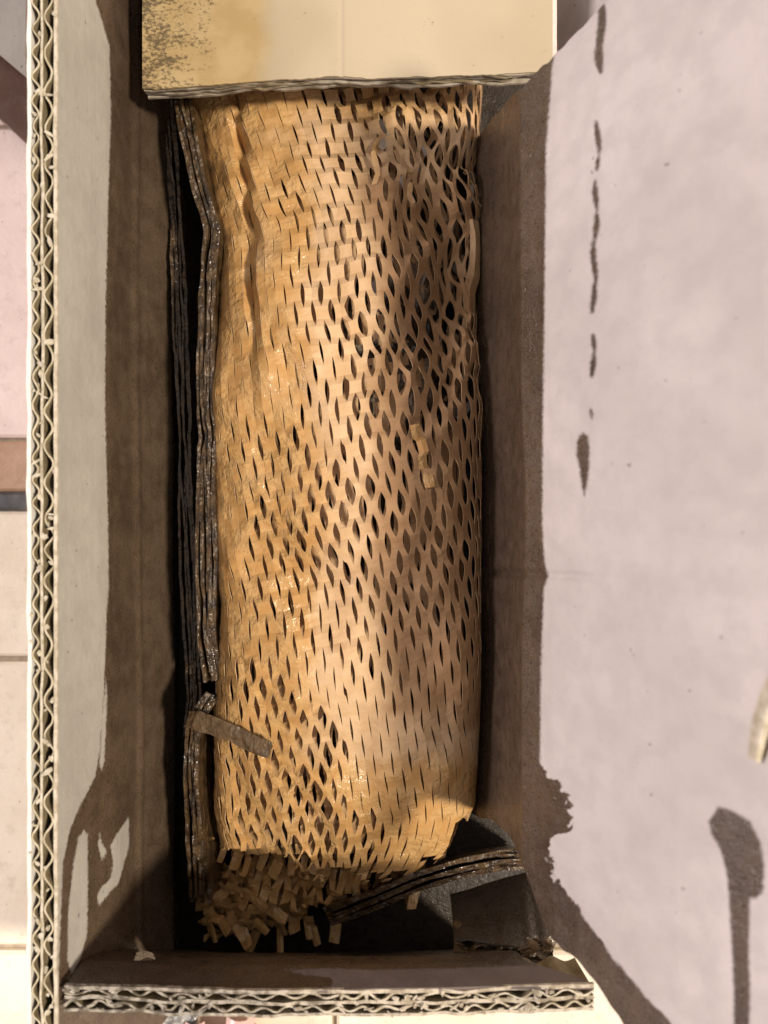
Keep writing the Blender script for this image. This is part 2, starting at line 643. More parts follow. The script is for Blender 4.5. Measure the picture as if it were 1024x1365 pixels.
# ---- end wall nearest the photographer, torn free at both corners and leaning inwards
us = np.linspace(W(86, 0, .2)[0], W(792, 0, .2)[0], 420)
yl = lambda u: -.1232 - .0009 * np.sin((u + .083) / .137 * np.pi) + .0006 * NZ[3](u * 60, 2)
nt = 60
profY = [0, -.0006, -.004, -.0482]
profZ = [RZ, RZ - .012, RZ - .022, -.001]
tt2 = np.r_[np.linspace(0, .12, 12), np.linspace(.13, 1, nt - 12)]
kk = np.array([0, .12, .22, 1.])
Ug, Tg2 = np.meshgrid(us, tt2, indexing='ij')
P = np.stack([Ug, yl(Ug) + np.interp(Tg2, kk, profY), np.interp(Tg2, kk, profZ)], -1)
P[..., 1] += .0006 * NZ[4](Ug * 40, Tg2 * 6)
# right end is cut on the slant
xr = W(790, 0, .2)[0]
P[..., 0] = us[0] + (P[..., 0] - us[0]) * (1 - .11 * smooth(0, .15, Tg2) - .02 * Tg2)
px, py = PX(P)
bnd = np.interp(px, [86, 240, 370, 375, 440, 500, 600, 680, 740, 800], [1330, 1330, 1312, 1290, 1288, 1290, 1288, 1285, 1284, 1280])
wet = bnd - py
wet = np.maximum(wet, sdf_poly(px, py, [(360, 1290), (400, 1302), (440, 1306), (440, 1312), (360, 1318)]))
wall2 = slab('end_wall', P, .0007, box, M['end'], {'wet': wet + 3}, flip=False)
_hp = PX(np.array([v.co[:] for v in wall2.data.vertices]))
_in = sdf_poly(_hp[0], _hp[1], [(176, 1282), (180, 1270), (190, 1266), (206, 1270), (212, 1282)]) > 0
_bm = bmesh.new()
_bm.from_mesh(wall2.data)
bmesh.ops.delete(_bm, geom=[f_ for f_ in _bm.faces if all(_in[v.index] for v in f_.verts)], context='FACES')
_bm.to_mesh(wall2.data)
_bm.free()
wall2['label'] = 'soaked end wall leaning inwards with a torn corrugated rim'


def f_end(u, v, w):
    v = v + 0 * u
    k_ = np.interp(v, [0, .012, .022, .0975], profY)
    return np.stack([u, yl(u) - w + k_, RZ - v], -1)


uu2 = np.linspace(us[0], us[-1], 900)
j2 = lambda s, a=.00025: a * NZ[s].fbm(uu2 * 140, s)
ribbon('rim_edge', uu2, .0003 + j2(1, .0002), .0009 + j2(2, .0002), f_end, .0008, wall2, M['cut_damp'], j2(2, .0003) - .0003)
ribbon('fluting', uu2, .0018 + wave(uu2, .0082, .0010, 7, .7, .5), .00055 + j2(3, .00015), f_end, .02, wall2, [M['flute_damp'], M['kraft_in_shade']], j2(4, .0006))
ribbon('liner', uu2, .0034 + j2(5, .0003), .0009 + j2(6, .0002), f_end, .02, wall2, [M['cut_damp'], M['kraft_in_shade']], j2(6, .0004))
ribbon('fluting', uu2, .0049 + wave(uu2, .0068, .0010, 9, .7, .5), .00055 + j2(7, .00015), f_end, .02, wall2, [M['flute_damp'], M['kraft_in_shade']], j2(8, .0006))
ribbon('liner', uu2, .0064 + j2(9, .0002), .0008, f_end, .03, wall2, M['cut_damp'], j2(10, .0004), 2)

def fibres(name, f, u0, u1, wmax, count, parent, mat, seed):
    rng = np.random.default_rng(seed)
    V, Fc = [], []
    for _ in range(count):
        u = np.array([rng.uniform(u0, u1)])
        c = f(u, np.array([rng.uniform(-.0005, .0003)]), np.array([rng.uniform(.0006, wmax)]))[0]
        ang = rng.uniform(0, 6.28)
        d = np.array([math.cos(ang), math.sin(ang), rng.uniform(-.6, .6)]) * rng.uniform(.0004, .0016)
        e = np.array([-math.sin(ang), math.cos(ang), rng.uniform(-.6, .6)]) * rng.uniform(.0002, .0007)
        b_ = len(V)
        V += [c - d - e, c - e * 1.3 + [0, 0, .0002], c + d - e * .3, c + d + e * .3, c + e + [0, 0, .0003], c - d + e * .6]
        Fc += [[b_, b_ + 1, b_ + 4, b_ + 5], [b_ + 1, b_ + 2, b_ + 3, b_ + 4]]
    o = mesh(name, np.array(V), Fc, parent, mat, None, False)
    o['kind'] = 'stuff'
    sm = o.modifiers.new('paper thickness', 'SOLIDIFY')
    sm.thickness = .00025


fibres('torn_fibres', f_left, -.15, .14, .0068, 80, wall, M['cut'], 1)
fibres('torn_fibres', f_end, us[0], us[-1], .0064, 80, wall2, M['cut_damp'], 2)

# ---- the other long wall and its flap (right in the photo): one board, folded outwards
kx = [627, 636, 655, 680, 697, 720, 738, 768, 800, 850, 900, 960, 1024, 1096]
kD = [.2985, .268, .255, .232, .207, .2005, .1950, .1875, .1805, .1715, .1640, .1560, .1480, .1405]
ktop = [188, 186, 160, 132, 118, 95, 76, 42, 4, -34, -62, -90, -112, -132]
kbot = [1086, 1086, 1092, 1113, 1138, 1176, 1200, 1242, 1286, 1340, 1395, 1465, 1545, 1640]
gx = np.r_[np.linspace(627, 634.5, 6), np.linspace(636, 700, 45), np.linspace(701.5, 800, 60), np.linspace(803, 1096, 90)]
gu = np.linspace(0, 1, 420)
top = np.interp(gx, kx, ktop) + 2.5 * NZ[5](gx * .12)
bot = np.interp(gx, [627, 655, 680, 700, 708, 722, 736, 767, 792, 824, 850, 900, 960, 1024, 1096], [1086, 1092, 1113, 1158, 1181, 1222, 1254, 1281, 1313, 1362, 1396, 1450, 1515, 1585, 1660]) + 2.0 * NZ[6](gx * .10)
Dg = np.interp(gx, kx, kD)
PXg = np.broadcast_to(gx[:, None], (len(gx), len(gu)))
PYg = top[:, None] + (bot - top)[:, None] * gu[None, :]
P = W(PXg, PYg, Dg[:, None])
P[..., 0] += .0008 * NZ[7](P[..., 1] * 25, PXg * .01) * smooth(640, 700, PXg)
P[..., 0] += .0012 * NZ[8](P[..., 1] * 12, PXg * .004) * smooth(700, 800, PXg)
P[..., 2] += .0016 * NZ[9](P[..., 1] * 16 + 3, PXg * .008) * smooth(740, 900, PXg)
# rounded fold and a shallow dent that runs across the wall
P[..., 0] += .0010 * np.exp(-((PYg - 765 - (PXg - 690) * .04) / 5) ** 2) * smooth(640, 660, PXg) * (1 - smooth(735, 860, PXg))
px, py = PX(P)
edge = np.interp(py, [-60, 40, 92, 200, 400, 550, 700, 750, 768, 785, 900, 1018, 1030, 1045, 1060, 1080, 1098, 1108, 1114, 1120, 1150, 1175, 1200, 1240, 1280, 1330, 1365, 1420],
                 [744, 744, 736, 728, 726, 724, 723, 726, 731, 725, 721, 720, 728, 747, 757, 759, 761, 757, 740, 733, 732, 742, 762, 792, 820, 862, 896, 940])
wet = edge - px + (7 * NZ[5].fbm(px * .11, py * .11) + 3 * NZ[6](px * .4, py * .4)) * smooth(1015, 1040, py) * (1 - smooth(1150, 1240, py) * .7)
drops = [(801, -20, 92, 5.5), (800, 60, 96, 6), (797, 163, 206, 4), (796, 210, 226, 3), (795, 242, 280, 4), (794, 285, 318, 4.2), (793, 322, 378, 4.2),
         (791, 378, 416, 4.2), (791, 446, 470, 3.6), (790, 473, 502, 4.2), (787, 546, 558, 2.2)]
for (x, y0, y1, w_) in drops:
    t = np.clip((py - y0) / (y1 - y0), 0, 1)
    ww = w_ * (0.35 + .65 * np.sin(np.pi * np.clip(t * .85 + .1, 0, 1)))
    d = ww - np.hypot(px - x - 2 * np.sin(py * .07), py - (y0 + (y1 - y0) * t))
    wet = np.maximum(wet, d)
big_drops = [
    [(778, 577), (784, 582), (786, 600), (785, 625), (782, 650), (779, 662), (776, 650), (773, 625), (769, 608), (769, 590), (773, 580)],
    [(958, 1075), (975, 1080), (1000, 1095), (1015, 1125), (1019, 1160), (1017, 1190), (1008, 1198), (1000, 1197), (998, 1260), (1000, 1320), (999, 1400),
     (979, 1400), (978, 1300), (974, 1230), (970, 1170), (962, 1135), (948, 1112), (945, 1095)],
]
for poly in big_drops:
    wet = np.maximum(wet, sdf_poly(px, py, poly))
i0 = int(np.argmin(np.abs(gx - 701.5)))
wall3 = slab('side_wall', P[:i0 + 1], .0045, box, M['flap'], {'wet': wet[:i0 + 1]}, flip=True)
wall3['label'] = 'soaked brown wall below the folded-out flap'
flap = slab('flap', P[i0:], .0045, box, M['flap'], {'wet': wet[i0:]}, flip=True)
flap['label'] = 'wide pinkish flap with water drip marks'

# ---- end panel folded inwards over the wrap (top in the photo)
PD = .236
xa, xb = W(190, 0, PD)[0], W(737, 0, PD)[0]


def front(u):
    t = (u - xa) / (xb - xa)
    p_ = np.interp(t, [0, .1, .3, .47, .55, .8, 1.0], [119, 117, 109, 101.5, 104, 99, 95])
    return (682.5 - p_) * PD / F


us3 = np.linspace(xa, xb, 260)
vs3 = np.linspace(0, .075, 90)
Ug, Vg = np.meshgrid(us3, vs3, indexing='ij')
P = np.stack([Ug, front(Ug) + Vg + .00025 * NZ[1].fbm(Ug * 300, 1) * (Vg < .001), np.full(Ug.shape, CAM_H - PD)], -1)
P[..., 2] += .0005 * NZ[2](Ug * 30, Vg * 30) - .0004 * np.exp(-((Ug - W(455, 0, PD)[0]) / .0006) ** 2)
px, py = PX(P)
wet = np.interp(py, [-200, 0, 60, 118], [352, 352, 352, 345]) - px
mould = 1 - smooth(195, 345, px)
end = slab('end_flap', P, .0006, box, M['panel'], {'wet': wet, 'mould': mould}, flip=False)
end['label'] = 'yellowish flap with dark mould specks and a crushed front edge'


def f_panel(u, v, w):
    return np.stack([u, front(u) + v, CAM_H - PD - w], -1)


u3 = np.linspace(xa + .0002, xb - .0002, 700)
j3 = lambda s, a: a * NZ[s].fbm(u3 * 110, s)
sag = .0008 * np.exp(-((u3 - xa) / .03) ** 2)
ribbon('rim_edge', u3, .0011 + j3(0, .00015), .0006, f_panel, .004, end, M['panel_cut'], j3(1, .0003))
ribbon('fluting', u3, .0016 + wave(u3, .0095, .0007, 3, .8, .5) + j3(2, .0003), .0006, f_panel, .03, end, [M['panel_cut'], M['kraft_in_shade']], j3(3, .0007) + .0003)
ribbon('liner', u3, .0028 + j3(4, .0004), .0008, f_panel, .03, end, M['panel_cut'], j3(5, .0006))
ribbon('fluting', u3, .0038 + wave(u3, .0085, .0006, 5, .8, .5) + j3(6, .0003), .0006, f_panel, .03, end, [M['panel_cut'], M['kraft_in_shade']], j3(7, .0007) + .0003)
ribbon('liner', u3, .0050 + j3(8, .0005), .0009, f_panel, .07, end, M['panel_cut'], j3(9, .0006) - .0003)

# ---- bottom of the box and the far end wall under the end flap
Xg, Yg = np.meshgrid(np.linspace(-.0835, .058, 60), np.linspace(-.1765, .176, 120), indexing='ij')
P = np.stack([Xg, Yg, .0006 * NZ[3](Xg * 40, Yg * 40)], -1)
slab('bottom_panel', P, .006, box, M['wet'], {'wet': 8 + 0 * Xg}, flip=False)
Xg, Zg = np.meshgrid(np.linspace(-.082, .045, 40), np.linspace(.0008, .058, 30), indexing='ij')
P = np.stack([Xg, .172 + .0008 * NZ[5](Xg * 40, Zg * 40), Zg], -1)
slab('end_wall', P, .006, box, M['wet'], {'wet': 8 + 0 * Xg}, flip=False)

# ================================================================== honeycomb paper wrap
wrap = empty('honeycomb_paper_wrap')
tag(wrap, 'tan slit kraft honeycomb paper wrapped round a long package inside the box', 'paper wrap')

ew = [(130, 246), (180, 258), (250, 272), (330, 288), (420, 290), (520, 286), (700, 284), (800, 296), (860, 292), (930, 284), (1000, 283), (1060, 281), (1110, 286), (1150, 300)]
ee = [(100, 642), (400, 640), (700, 638), (900, 637), (1000, 636), (1060, 633), (1100, 616), (1130, 594), (1160, 560)]


_t = np.linspace(0, np.pi / 2, 2000)
_x, _z = .0465 * np.sin(_t) ** .52, .037 * np.cos(_t) ** .46
_s = np.r_[0, np.cumsum(np.hypot(np.diff(_x), np.diff(_z)))]
ARC_S = np.r_[_s, _s[-1] + .03 * np.linspace(.01, 1.5, 40)]
ARC_T = np.r_[_t, np.pi / 2 + np.linspace(.01, 1.5, 40)]


def bundle(a, Y, lift=0.0):
    """a = arc position across the bundle in metres from its middle line, Y along the box"""
    Dn = .272
    pyy = 682.5 - Y * F / Dn * 1.0
    xl = (np.interp(pyy, *zip(*ew)) + 9 - 512) * Dn / F
    xr_ = (np.interp(pyy, *zip(*ee)) - 512) * Dn / F
    A = (xr_ - xl) / 2 + lift
    xc = (xr_ + xl) / 2
    H = np.interp(Y, [-.135, -.12, -.105, -.09, -.06, 0, .08, .12, .15], [.012, .021, .028, .0325, .036, .0385, .037, .026, .018]) + lift
    zb = .022
    th = np.sign(a) * np.interp(np.abs(a), ARC_S, ARC_T)
    s, c = np.sin(th), np.cos(th)
    x = xc + A * np.sign(s) * np.abs(s) ** .52
    z = zb + H * np.sign(c) * np.abs(c) ** .46
    x = np.where(np.abs(th) > np.pi / 2, xc + A * np.sign(s), x)
    z = np.where(np.abs(th) > np.pi / 2, zb - (np.abs(th) - np.pi / 2) * .03, z)
    P = np.stack([x, Y + 0 * x, z], -1)
    px, py = PX(P)
    dz = .0030 * NZ[0].fbm(x * 30, Y * 22) + .0022 * np.abs(NZ[5].fbm(x * 38 + Y * 16 + 2, Y * 20)) - .001 + .0004 * NZ[1].fbm(x * 110, Y * 80)
    warp = .0011 * NZ[11].fbm(x * 45 + 9, Y * 40)
    P[..., 1] = P[..., 1] + warp
    P[..., 0] = P[..., 0] + .0008 * NZ[10].fbm(x * 45, Y * 45 + 5) * (np.abs(th) < 1.2)
    crum = (1 - smooth(300, 380, px))
    dz = dz + crum * (.0007 * NZ[2].fbm(x * 100, Y * 45) + .0007 * np.abs(NZ[3](x * 180 + Y * 30, Y * 30)))
    # overlap fold down the left side
    gxp = np.interp(py, [100, 200, 300, 420, 520], [314, 322, 330, 336, 342])
    fade = 1 - smooth(430, 560, py)
    dz = dz - fade * (.0055 * np.exp(-((px - gxp) / 5.0) ** 2) + .003 * (1 - smooth(gxp - 6, gxp + 2, px)))
    # hollow at the upper right
    dz = dz - .010 * np.exp(-(((px - 605) / 48) ** 2 + ((py - 370) / 120) ** 2)) - .011 * np.exp(-(((px - 602 + (py - 370) * .18) / 26) ** 2 + ((py - 368) / 70) ** 2))
    dz = dz - .003 * np.exp(-(((px - 560) / 30) ** 2 + ((py - 200) / 60) ** 2))
    P[..., 2] += dz
    ur = smooth(470, 560, px) * (1 - smooth(480, 640, py))
    P[..., 0] += ur * (.0020 * NZ[7].fbm(x * 70, Y * 60) - .0008)
    P[..., 1] += ur * .0018 * NZ[8].fbm(x * 70, Y * 60)
    P[..., 2] += ur * .0028 * NZ[9].fbm(x * 110, Y * 90)
    return P


open_pts = np.array([  # px, py, half opening as a share of the slit pitch
    (300, 150, .03), (300, 300, .05), (300, 500, .04), (300, 700, .03), (300, 850, .07), (300, 980, .13), (300, 1100, .12),
    (360, 180, .02), (360, 350, .03), (360, 520, .03), (360, 620, .10), (360, 700, .16), (360, 820, .10), (350, 930, .16), (350, 1010, .20), (350, 1080, .22),
    (420, 160, .08), (420, 250, .07), (420, 350, .10), (420, 450, .10), (430, 560, .14), (430, 700, .20), (430, 820, .12), (430, 900, .07), (420, 980, .20), (410, 1060, .27), (400, 1110, .28),
    (470, 160, .18), (470, 250, .12), (470, 330, .15), (480, 450, .20), (490, 560, .20), (490, 700, .21), (490, 800, .16), (480, 880, .11), (480, 950, .05), (480, 1050, .06), (480, 1110, .16),
    (530, 160, .22), (530, 230, .22), (530, 330, .20), (530, 420, .19), (540, 520, .22), (540, 620, .20), (540, 720, .20), (540, 820, .14), (540, 920, .09), (540, 1020, .05), (540, 1110, .06),
    (590, 170, .27), (590, 280, .28), (590, 380, .36), (590, 470, .27), (590, 560, .21), (590, 680, .24), (590, 780, .20), (590, 880, .10), (590, 980, .07), (590, 1080, .05),
    (630, 200, .30), (630, 350, .37), (630, 450, .33), (630, 600, .23), (630, 750, .22), (630, 900, .10), (630, 1050, .06)])


def opening(px, py):
    num = 0
    den = 0
    for (x, y, o) in open_pts:
        w_ = 1 / (((px - x) / 1.0) ** 2 + ((py - y) / 1.5) ** 2 + 60) ** 2.6
        num = num + w_ * o
        den = den + w_
    return num / den * (1.0 - .16 * smooth(500, 580, px)) * (1 + .35 * NZ[10](px * .018, py * .012))


def lattice(name, surf, p, q, rot, s0, s1, t0, t1, keep, open_fn, saw, parent, ns=8, seed=0, jitter=.25, wet_shade_fn=None, shift=(0, 0), tear=0.0):
    """slit paper pulled open: columns every p/2, slits of half length .64 q on alternating rows"""
    rng = np.random.default_rng(seed)
    Lh = .70 * q
    PH = np.array([-.30, -.2, -.1, 0, .1, .2, .30, .40, .50, .60])
    cr, sr = math.cos(rot), math.sin(rot)
    k0, k1 = int(math.floor(s0 / (p / 2))), int(math.ceil(s1 / (p / 2)))
    tv = (np.arange(int(t0 / q), int(t1 / q) + 1)[:, None] + PH[None, :]).ravel() * q + shift[1]
    n_t = len(tv)
    Vs, Ts = [], []
    idx = 0
    colL, colR = [], []

    def place(s, t):
        return s * cr - t * sr, s * sr + t * cr

    for k in range(k0, k1 + 1):
        s = k * p / 2 + shift[0]
        # nearest slit row on this column has the parity of k
        r = (tv - shift[1]) / q
        j = 2 * np.round((r - (k % 2)) / 2) + (k % 2)
        tau = (tv - shift[1] - j * q) / Lh
        a0, y0 = place(np.full(n_t, s), shift[1] + j * q)
        cpx, cpy = PX(surf(a0, y0))
        rj = np.array([((int(jj) * 7919 + k * 104729 + seed * 31) * 2654435761 % 4294967296) / 4294967296 for jj in j])
        o = open_fn(cpx, cpy) * (1 - jitter + 2 * jitter * rj)
        o = np.clip(o, .008, .44)
        ins = np.abs(tau) < .999
        lens = np.where(ins, np.cos(np.clip(tau, -1, 1) * np.pi / 2) ** .9, 0) * o * p
        # rows ride up and down as the paper opens
        ph = ((tv - shift[1]) / q) % 1.0          # 0 at slit centre / bridge centre
        phc = np.where(ph > .5, ph - 1, ph)
        sawt = np.where(np.abs(phc) < .3001, phc / .30, np.sign(phc) * (0.5 - np.abs(phc)) / .20)
        h = saw * q * np.clip(o / .2, .05, 1.05) * (1 - .72 * smooth(470, 560, cpx) * (cpy < 1120))
        wob = .00025 * (rj - .5)
        res = []
        for side in (-1, 1):
            ss = s + side * lens
            a, y = place(ss, tv)
            Pp = surf(a, y)
            Pp[..., 2] += sawt * h + wob + side * lens * .25 * 0
            res.append(Pp)
        L_ids = np.arange(idx, idx + n_t)
        Vs.append(res[0])
        idx += n_t
        R_ids = np.where(ins, np.arange(idx, idx + n_t), L_ids)
        Vs.append(res[1])
        idx += n_t
        colL.append(L_ids)
        colR.append(R_ids)
    V = np.concatenate(Vs)
    px, py = PX(V)
    ok = keep(px, py, V)
    Fc = []
    for c in range(len(colL) - 1):
        A, B = colR[c], colL[c + 1]
        a, b, d, e = A[:-1], B[:-1], B[1:], A[1:]
        good = ok[a] & ok[b] & ok[d] & ok[e]
        if tear:
            good &= rng.random(len(good)) > tear
        Fc.append(np.stack([a, b, d, e], -1)[good])
    Fc = np.concatenate(Fc)
    used = np.unique(Fc)
    remap = -np.ones(len(V), int)
    remap[used] = np.arange(len(used))
    wv = wet_shade_fn(px, py)[used] if wet_shade_fn is not None else np.zeros(len(used))
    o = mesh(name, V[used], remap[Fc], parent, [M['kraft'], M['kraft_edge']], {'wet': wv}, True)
    o.data.polygons.foreach_set('use_smooth', np.zeros(len(o.data.polygons), bool))
    sm = o.modifiers.new('paper thickness', 'SOLIDIFY')
    sm.thickness = .00022
    sm.offset = -1
    sm.material_offset_rim = 1
    return o


def wet_and_shade(px, py):  # wet orange on the left, shade painted into the colour on the right
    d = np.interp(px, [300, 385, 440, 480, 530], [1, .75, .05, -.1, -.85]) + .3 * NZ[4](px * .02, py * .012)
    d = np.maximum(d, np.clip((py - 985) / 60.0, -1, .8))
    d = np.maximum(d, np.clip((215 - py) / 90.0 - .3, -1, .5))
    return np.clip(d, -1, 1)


def keep_main(px, py, V):
    bottom = np.interp(px, [250, 300, 360, 450, 520, 560, 600, 640], [1126, 1142, 1150, 1166, 1176, 1172, 1140, 1060])
    return (V[:, 2] > .006) & (py < bottom + 20 * NZ[6](px * .07, 4)) & (V[:, 1] < .165)


PITCH, ROWQ = .00585, .0063
ROT = math.radians(-9)
lattice('paper_sheet', lambda a, y: bundle(a, y), PITCH, ROWQ, -ROT, -.12, .12, -.155, .185, keep_main, opening, .13, wrap, 8, 3, .38, wet_and_shade)


def keep_in(px, py, V):
    hole = sdf_poly(px, py, [(505, 380), (560, 320), (640, 300), (640, 560), (520, 600), (470, 520)]) > 0
    return (V[:, 2] > .004) & (py < 1140) & (V[:, 1] < .165) & ~(hole & (NZ[7](px * .045, py * .03) > .35))


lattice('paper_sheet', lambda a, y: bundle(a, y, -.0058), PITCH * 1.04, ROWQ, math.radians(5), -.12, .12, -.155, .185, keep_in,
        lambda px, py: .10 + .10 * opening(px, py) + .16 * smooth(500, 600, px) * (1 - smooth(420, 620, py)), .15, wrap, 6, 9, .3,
        lambda px, py: wet_and_shade(px, py) * .5, (.0014, .002))

# ---- package inside, seen through the slits
a = np.linspace(-.088, .088, 130)
yy = np.linspace(-.118, .16, 230)
Ag, Yg = np.meshgrid(a, yy, indexing='ij')
P = bundle(Ag * .95, Yg, -.0110)
P[..., 2] += .0022 * np.abs(NZ[8].fbm(Ag * 150 + Yg * 40, Yg * 110)) + .0012 * NZ[9].fbm(Ag * 300, Yg * 260)
px, py = PX(P)
P[..., 2] += .006 * np.exp(-(((px - 555) / 60) ** 2 + ((py - 430) / 130) ** 2))
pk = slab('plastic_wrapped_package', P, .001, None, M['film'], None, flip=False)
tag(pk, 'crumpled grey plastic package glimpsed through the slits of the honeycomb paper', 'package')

# ---- frayed end: loose strips of slit paper hanging from the lower end of the wrap


def strip(p0, ang, n, z0, dz, wdt, ln, seed):
    """torn strip of slit paper: a ribbon folded in a zigzag, stepping sideways where the slits end"""
    rng = np.random.default_rng(seed)
    V, Fc = [], []
    pos = np.array([*p0[:2], z0])
    a_ = ang
    roll = rng.uniform(-.5, .5)
    rows_ = []
    for k in range(n):
        pitch = dz + (.55 if k % 2 else -.35) * rng.uniform(.4, 1.3)
        a_ += rng.uniform(-.22, .22)
        roll += rng.uniform(-.35, .35)
        along = np.array([math.cos(a_), math.sin(a_), 0])
        side = np.array([-math.sin(a_), math.cos(a_), 0])
        d = along * math.cos(pitch) + np.array([0, 0, 1]) * math.sin(pitch)
        e = side * math.cos(roll) + np.array([0, 0, 1]) * math.sin(roll)
        ww = wdt * rng.uniform(.85, 1.15)
        l = ln * rng.uniform(.75, 1.25)
        st = pos + side * wdt * .30 * (1 if k % 2 else -1) * (k > 0)
        ts = (0, .35, .7, 1) if k == n - 1 else (0, .4, .8)
        for t in ts:
            c = st + d * l * t
            c[2] = max(c[2], .003)
            taper = 1 - .25 * (t > .9) * rng.random()
            rows_.append([c - e * ww / 2 * taper, c + np.array([0, 0, .0003]), c + e * ww / 2 * taper])
        pos = st + d * l
    S = np.array(rows_)
    up = np.cross(S[1, 1] - S[0, 1], S[0, 2] - S[0, 0])[2]
    o = slab('paper_strip', S, .00022, wrap, M['kraft'], {'wet': np.full(S.shape[:2], rng.uniform(.75, 1.0))}, flip=up < 0)
    o.data.set_sharp_from_angle(angle=math.radians(14))


def fringe(a, y):
    t = smooth(-.100, -.126, y)
    z = .0345 - .012 * t + .0030 * NZ[1].fbm(a * 75, y * 75) + .0016 * NZ[2](a * 260, y * 260)
    return np.stack([a + .0016 * NZ[3](a * 90, y * 90) * t, y + .0012 * NZ[4](a * 110, y * 110) * t, z], -1)


def fringe_keep(px, py, V):
    d = sdf_poly(px, py, [(292, 1112), (560, 1140), (560, 1166), (520, 1178), (470, 1196), (436, 1214), (408, 1210), (380, 1222), (350, 1206), (318, 1204), (300, 1170)])
    return d + 9 * NZ[5](px * .07, py * .05) > 0


lattice('paper_sheet', fringe, .0062, .0062, math.radians(-14), -.14, .06, -.17, -.05, fringe_keep, lambda px, py: .17 + .12 * NZ[6](px * .05, py * .05), .30, wrap, 8, 33, .6,
        lambda px, py: .9 + 0 * px)
sd = 50
spec = []
lipx = [275, 300, 360, 450, 520, 560, 590]
lipy = [1118, 1128, 1136, 1152, 1163, 1160, 1140]
for k in range(0, 34, 2):          # attached to the torn lower lip, hanging down
    x = 282 + k * 8.6 + random.uniform(-4, 4)
    y = np.interp(x, lipx, lipy)
    n_ = random.choice([1, 2, 2]) if x > 470 else random.choice([2, 2, 3, 3])
    spec.append((x, y - random.uniform(2, 14), math.radians(random.uniform(-122, -72)), n_, float(np.interp(x, [280, 450, 560], [.034, .031, .028])), -.40))
for k in range(30):          # second, lower ply
    x = 300 + k * 5.6 + random.uniform(-5, 5)
    spec.append((x, 1166 + random.uniform(-14, 22) - .04 * (x - 300), math.radians(random.uniform(-140, -55)), random.choice([1, 2, 2, 3]), random.uniform(.019, .025), -.22))
for (x, y) in ((388, 1212), (404, 1206), (412, 1222), (436, 1212), (380, 1202), (447, 1203), (360, 1218), (345, 1226)):
    spec.append((x, y, math.radians(random.uniform(-112, -62)), 2, .017, -.1))
for (x, y) in ((272, 1180), (280, 1165), (270, 1200), (276, 1215), (290, 1176), (296, 1198), (286, 1226), (302, 1222), (312, 1206), (318, 1228), (330, 1212), (300, 1180), (316, 1186), (268, 1226), (284, 1204)):
    spec.append((x, y, math.radians(random.uniform(-70, -10)), 2, random.uniform(.020, .026), -.1))
for (x, y, ang, n, z0, dz) in spec:
    sd += 1
    strip(W(x, y, CAM_H - z0), ang, n, z0, dz, random.uniform(.0022, .0042), random.uniform(.0050, .0088), sd)

strip(W(553, 566, .2362), math.radians(-88), 4, CAM_H - .2362, -.12, .0030, .0046, 997)

# a matted bunch of little squares at the corner


def bunch(a, y):
    P = np.stack([a, y, .020 + .004 * NZ[3].fbm(a * 120, y * 120)], -1)
    P[..., 2] += .0022 * NZ[5](a * 330 + 4, y * 330)
    P[..., 0] += .0012 * NZ[6](a * 160, y * 160)
    return P


bx, by, _ = W(292, 1204, .278)


def bunch_keep(px, py, V):
    return sdf_poly(px, py, [(262, 1178), (268, 1158), (290, 1150), (312, 1160), (330, 1192), (352, 1196), (352, 1232), (326, 1254), (296, 1250), (272, 1256), (266, 1226), (258, 1206)]) + 4 * NZ[2](px * .09, py * .09) > 0


rb = math.radians(18)
lattice('paper_sheet', lambda a, y: bunch(a, y) - np.array([0, 0, .005]), .0068, .0055, rb, -.12, .06, -.19, -.06, bunch_keep, lambda px, py: .05 + 0 * px, .30, wrap, 8, 21, .5,
        lambda px, py: .8 + 0 * px)
lattice('paper_sheet', lambda a, y: bunch(a, y) - np.array([-.006, -.003, .006]), .0072, .0056, math.radians(-25), -.13, .09, -.19, -.04,
        lambda px, py, V: sdf_poly(px, py, [(280, 1160), (330, 1150), (420, 1170), (440, 1205), (400, 1228), (350, 1240), (300, 1236)]) + 5 * NZ[4](px * .08, py * .08) > 0,
        lambda px, py: .10 + 0 * px, .32, wrap, 8, 27, .5, lambda px, py: .7 + 0 * px)

# ---- plain selvedge strip along the right edge and a paler patch stuck on the sheet
tq = np.linspace(0, 1, 70)
C = W(626 + 6 * np.sin(tq * 4 + 1) + 2.5 * NZ[3](tq * 9), 292 + 215 * tq, .2615 + 0 * tq)
wd = .0022 + .0005 * NZ[5](tq * 8) - .0009 * smooth(.75, 1, tq)
S = np.stack([C - np.stack([wd, 0 * wd, .0004 + 0 * wd], -1), C + np.stack([0 * wd, 0 * wd, .0003 * NZ[6](tq * 12)], -1), C + np.stack([wd, 0 * wd, -.0022 + 0 * wd], -1)], 1)
slab('selvedge', S, .0003, wrap, M['kraft'], {'wet': np.full(S.shape[:2], -.5)})
rs = np.random.default_rng(5)


def flake(name, c, l, w_, rot, roll, pitch, mat, parent, seed):
    """small bent bit of slit paper"""
    cc, ss = math.cos(rot), math.sin(rot)
    d = np.array([cc * math.cos(pitch), ss * math.cos(pitch), math.sin(pitch)])
    e = np.array([-ss * math.cos(roll), cc * math.cos(roll), math.sin(roll)])
    nrm = np.cross(d, e)
    S = np.array([[c + d * l * a_ + e * w_ * b_ * (1 - .45 * abs(a_)) + nrm * l * .22 * (a_ * a_) for b_ in (-.5, 0, .5)] for a_ in (-1, -.4, .3, 1)])
    slab(name, S, .0002, parent, mat, {'wet': np.full(S.shape[:2], .3)}, flip=nrm[2] < 0)


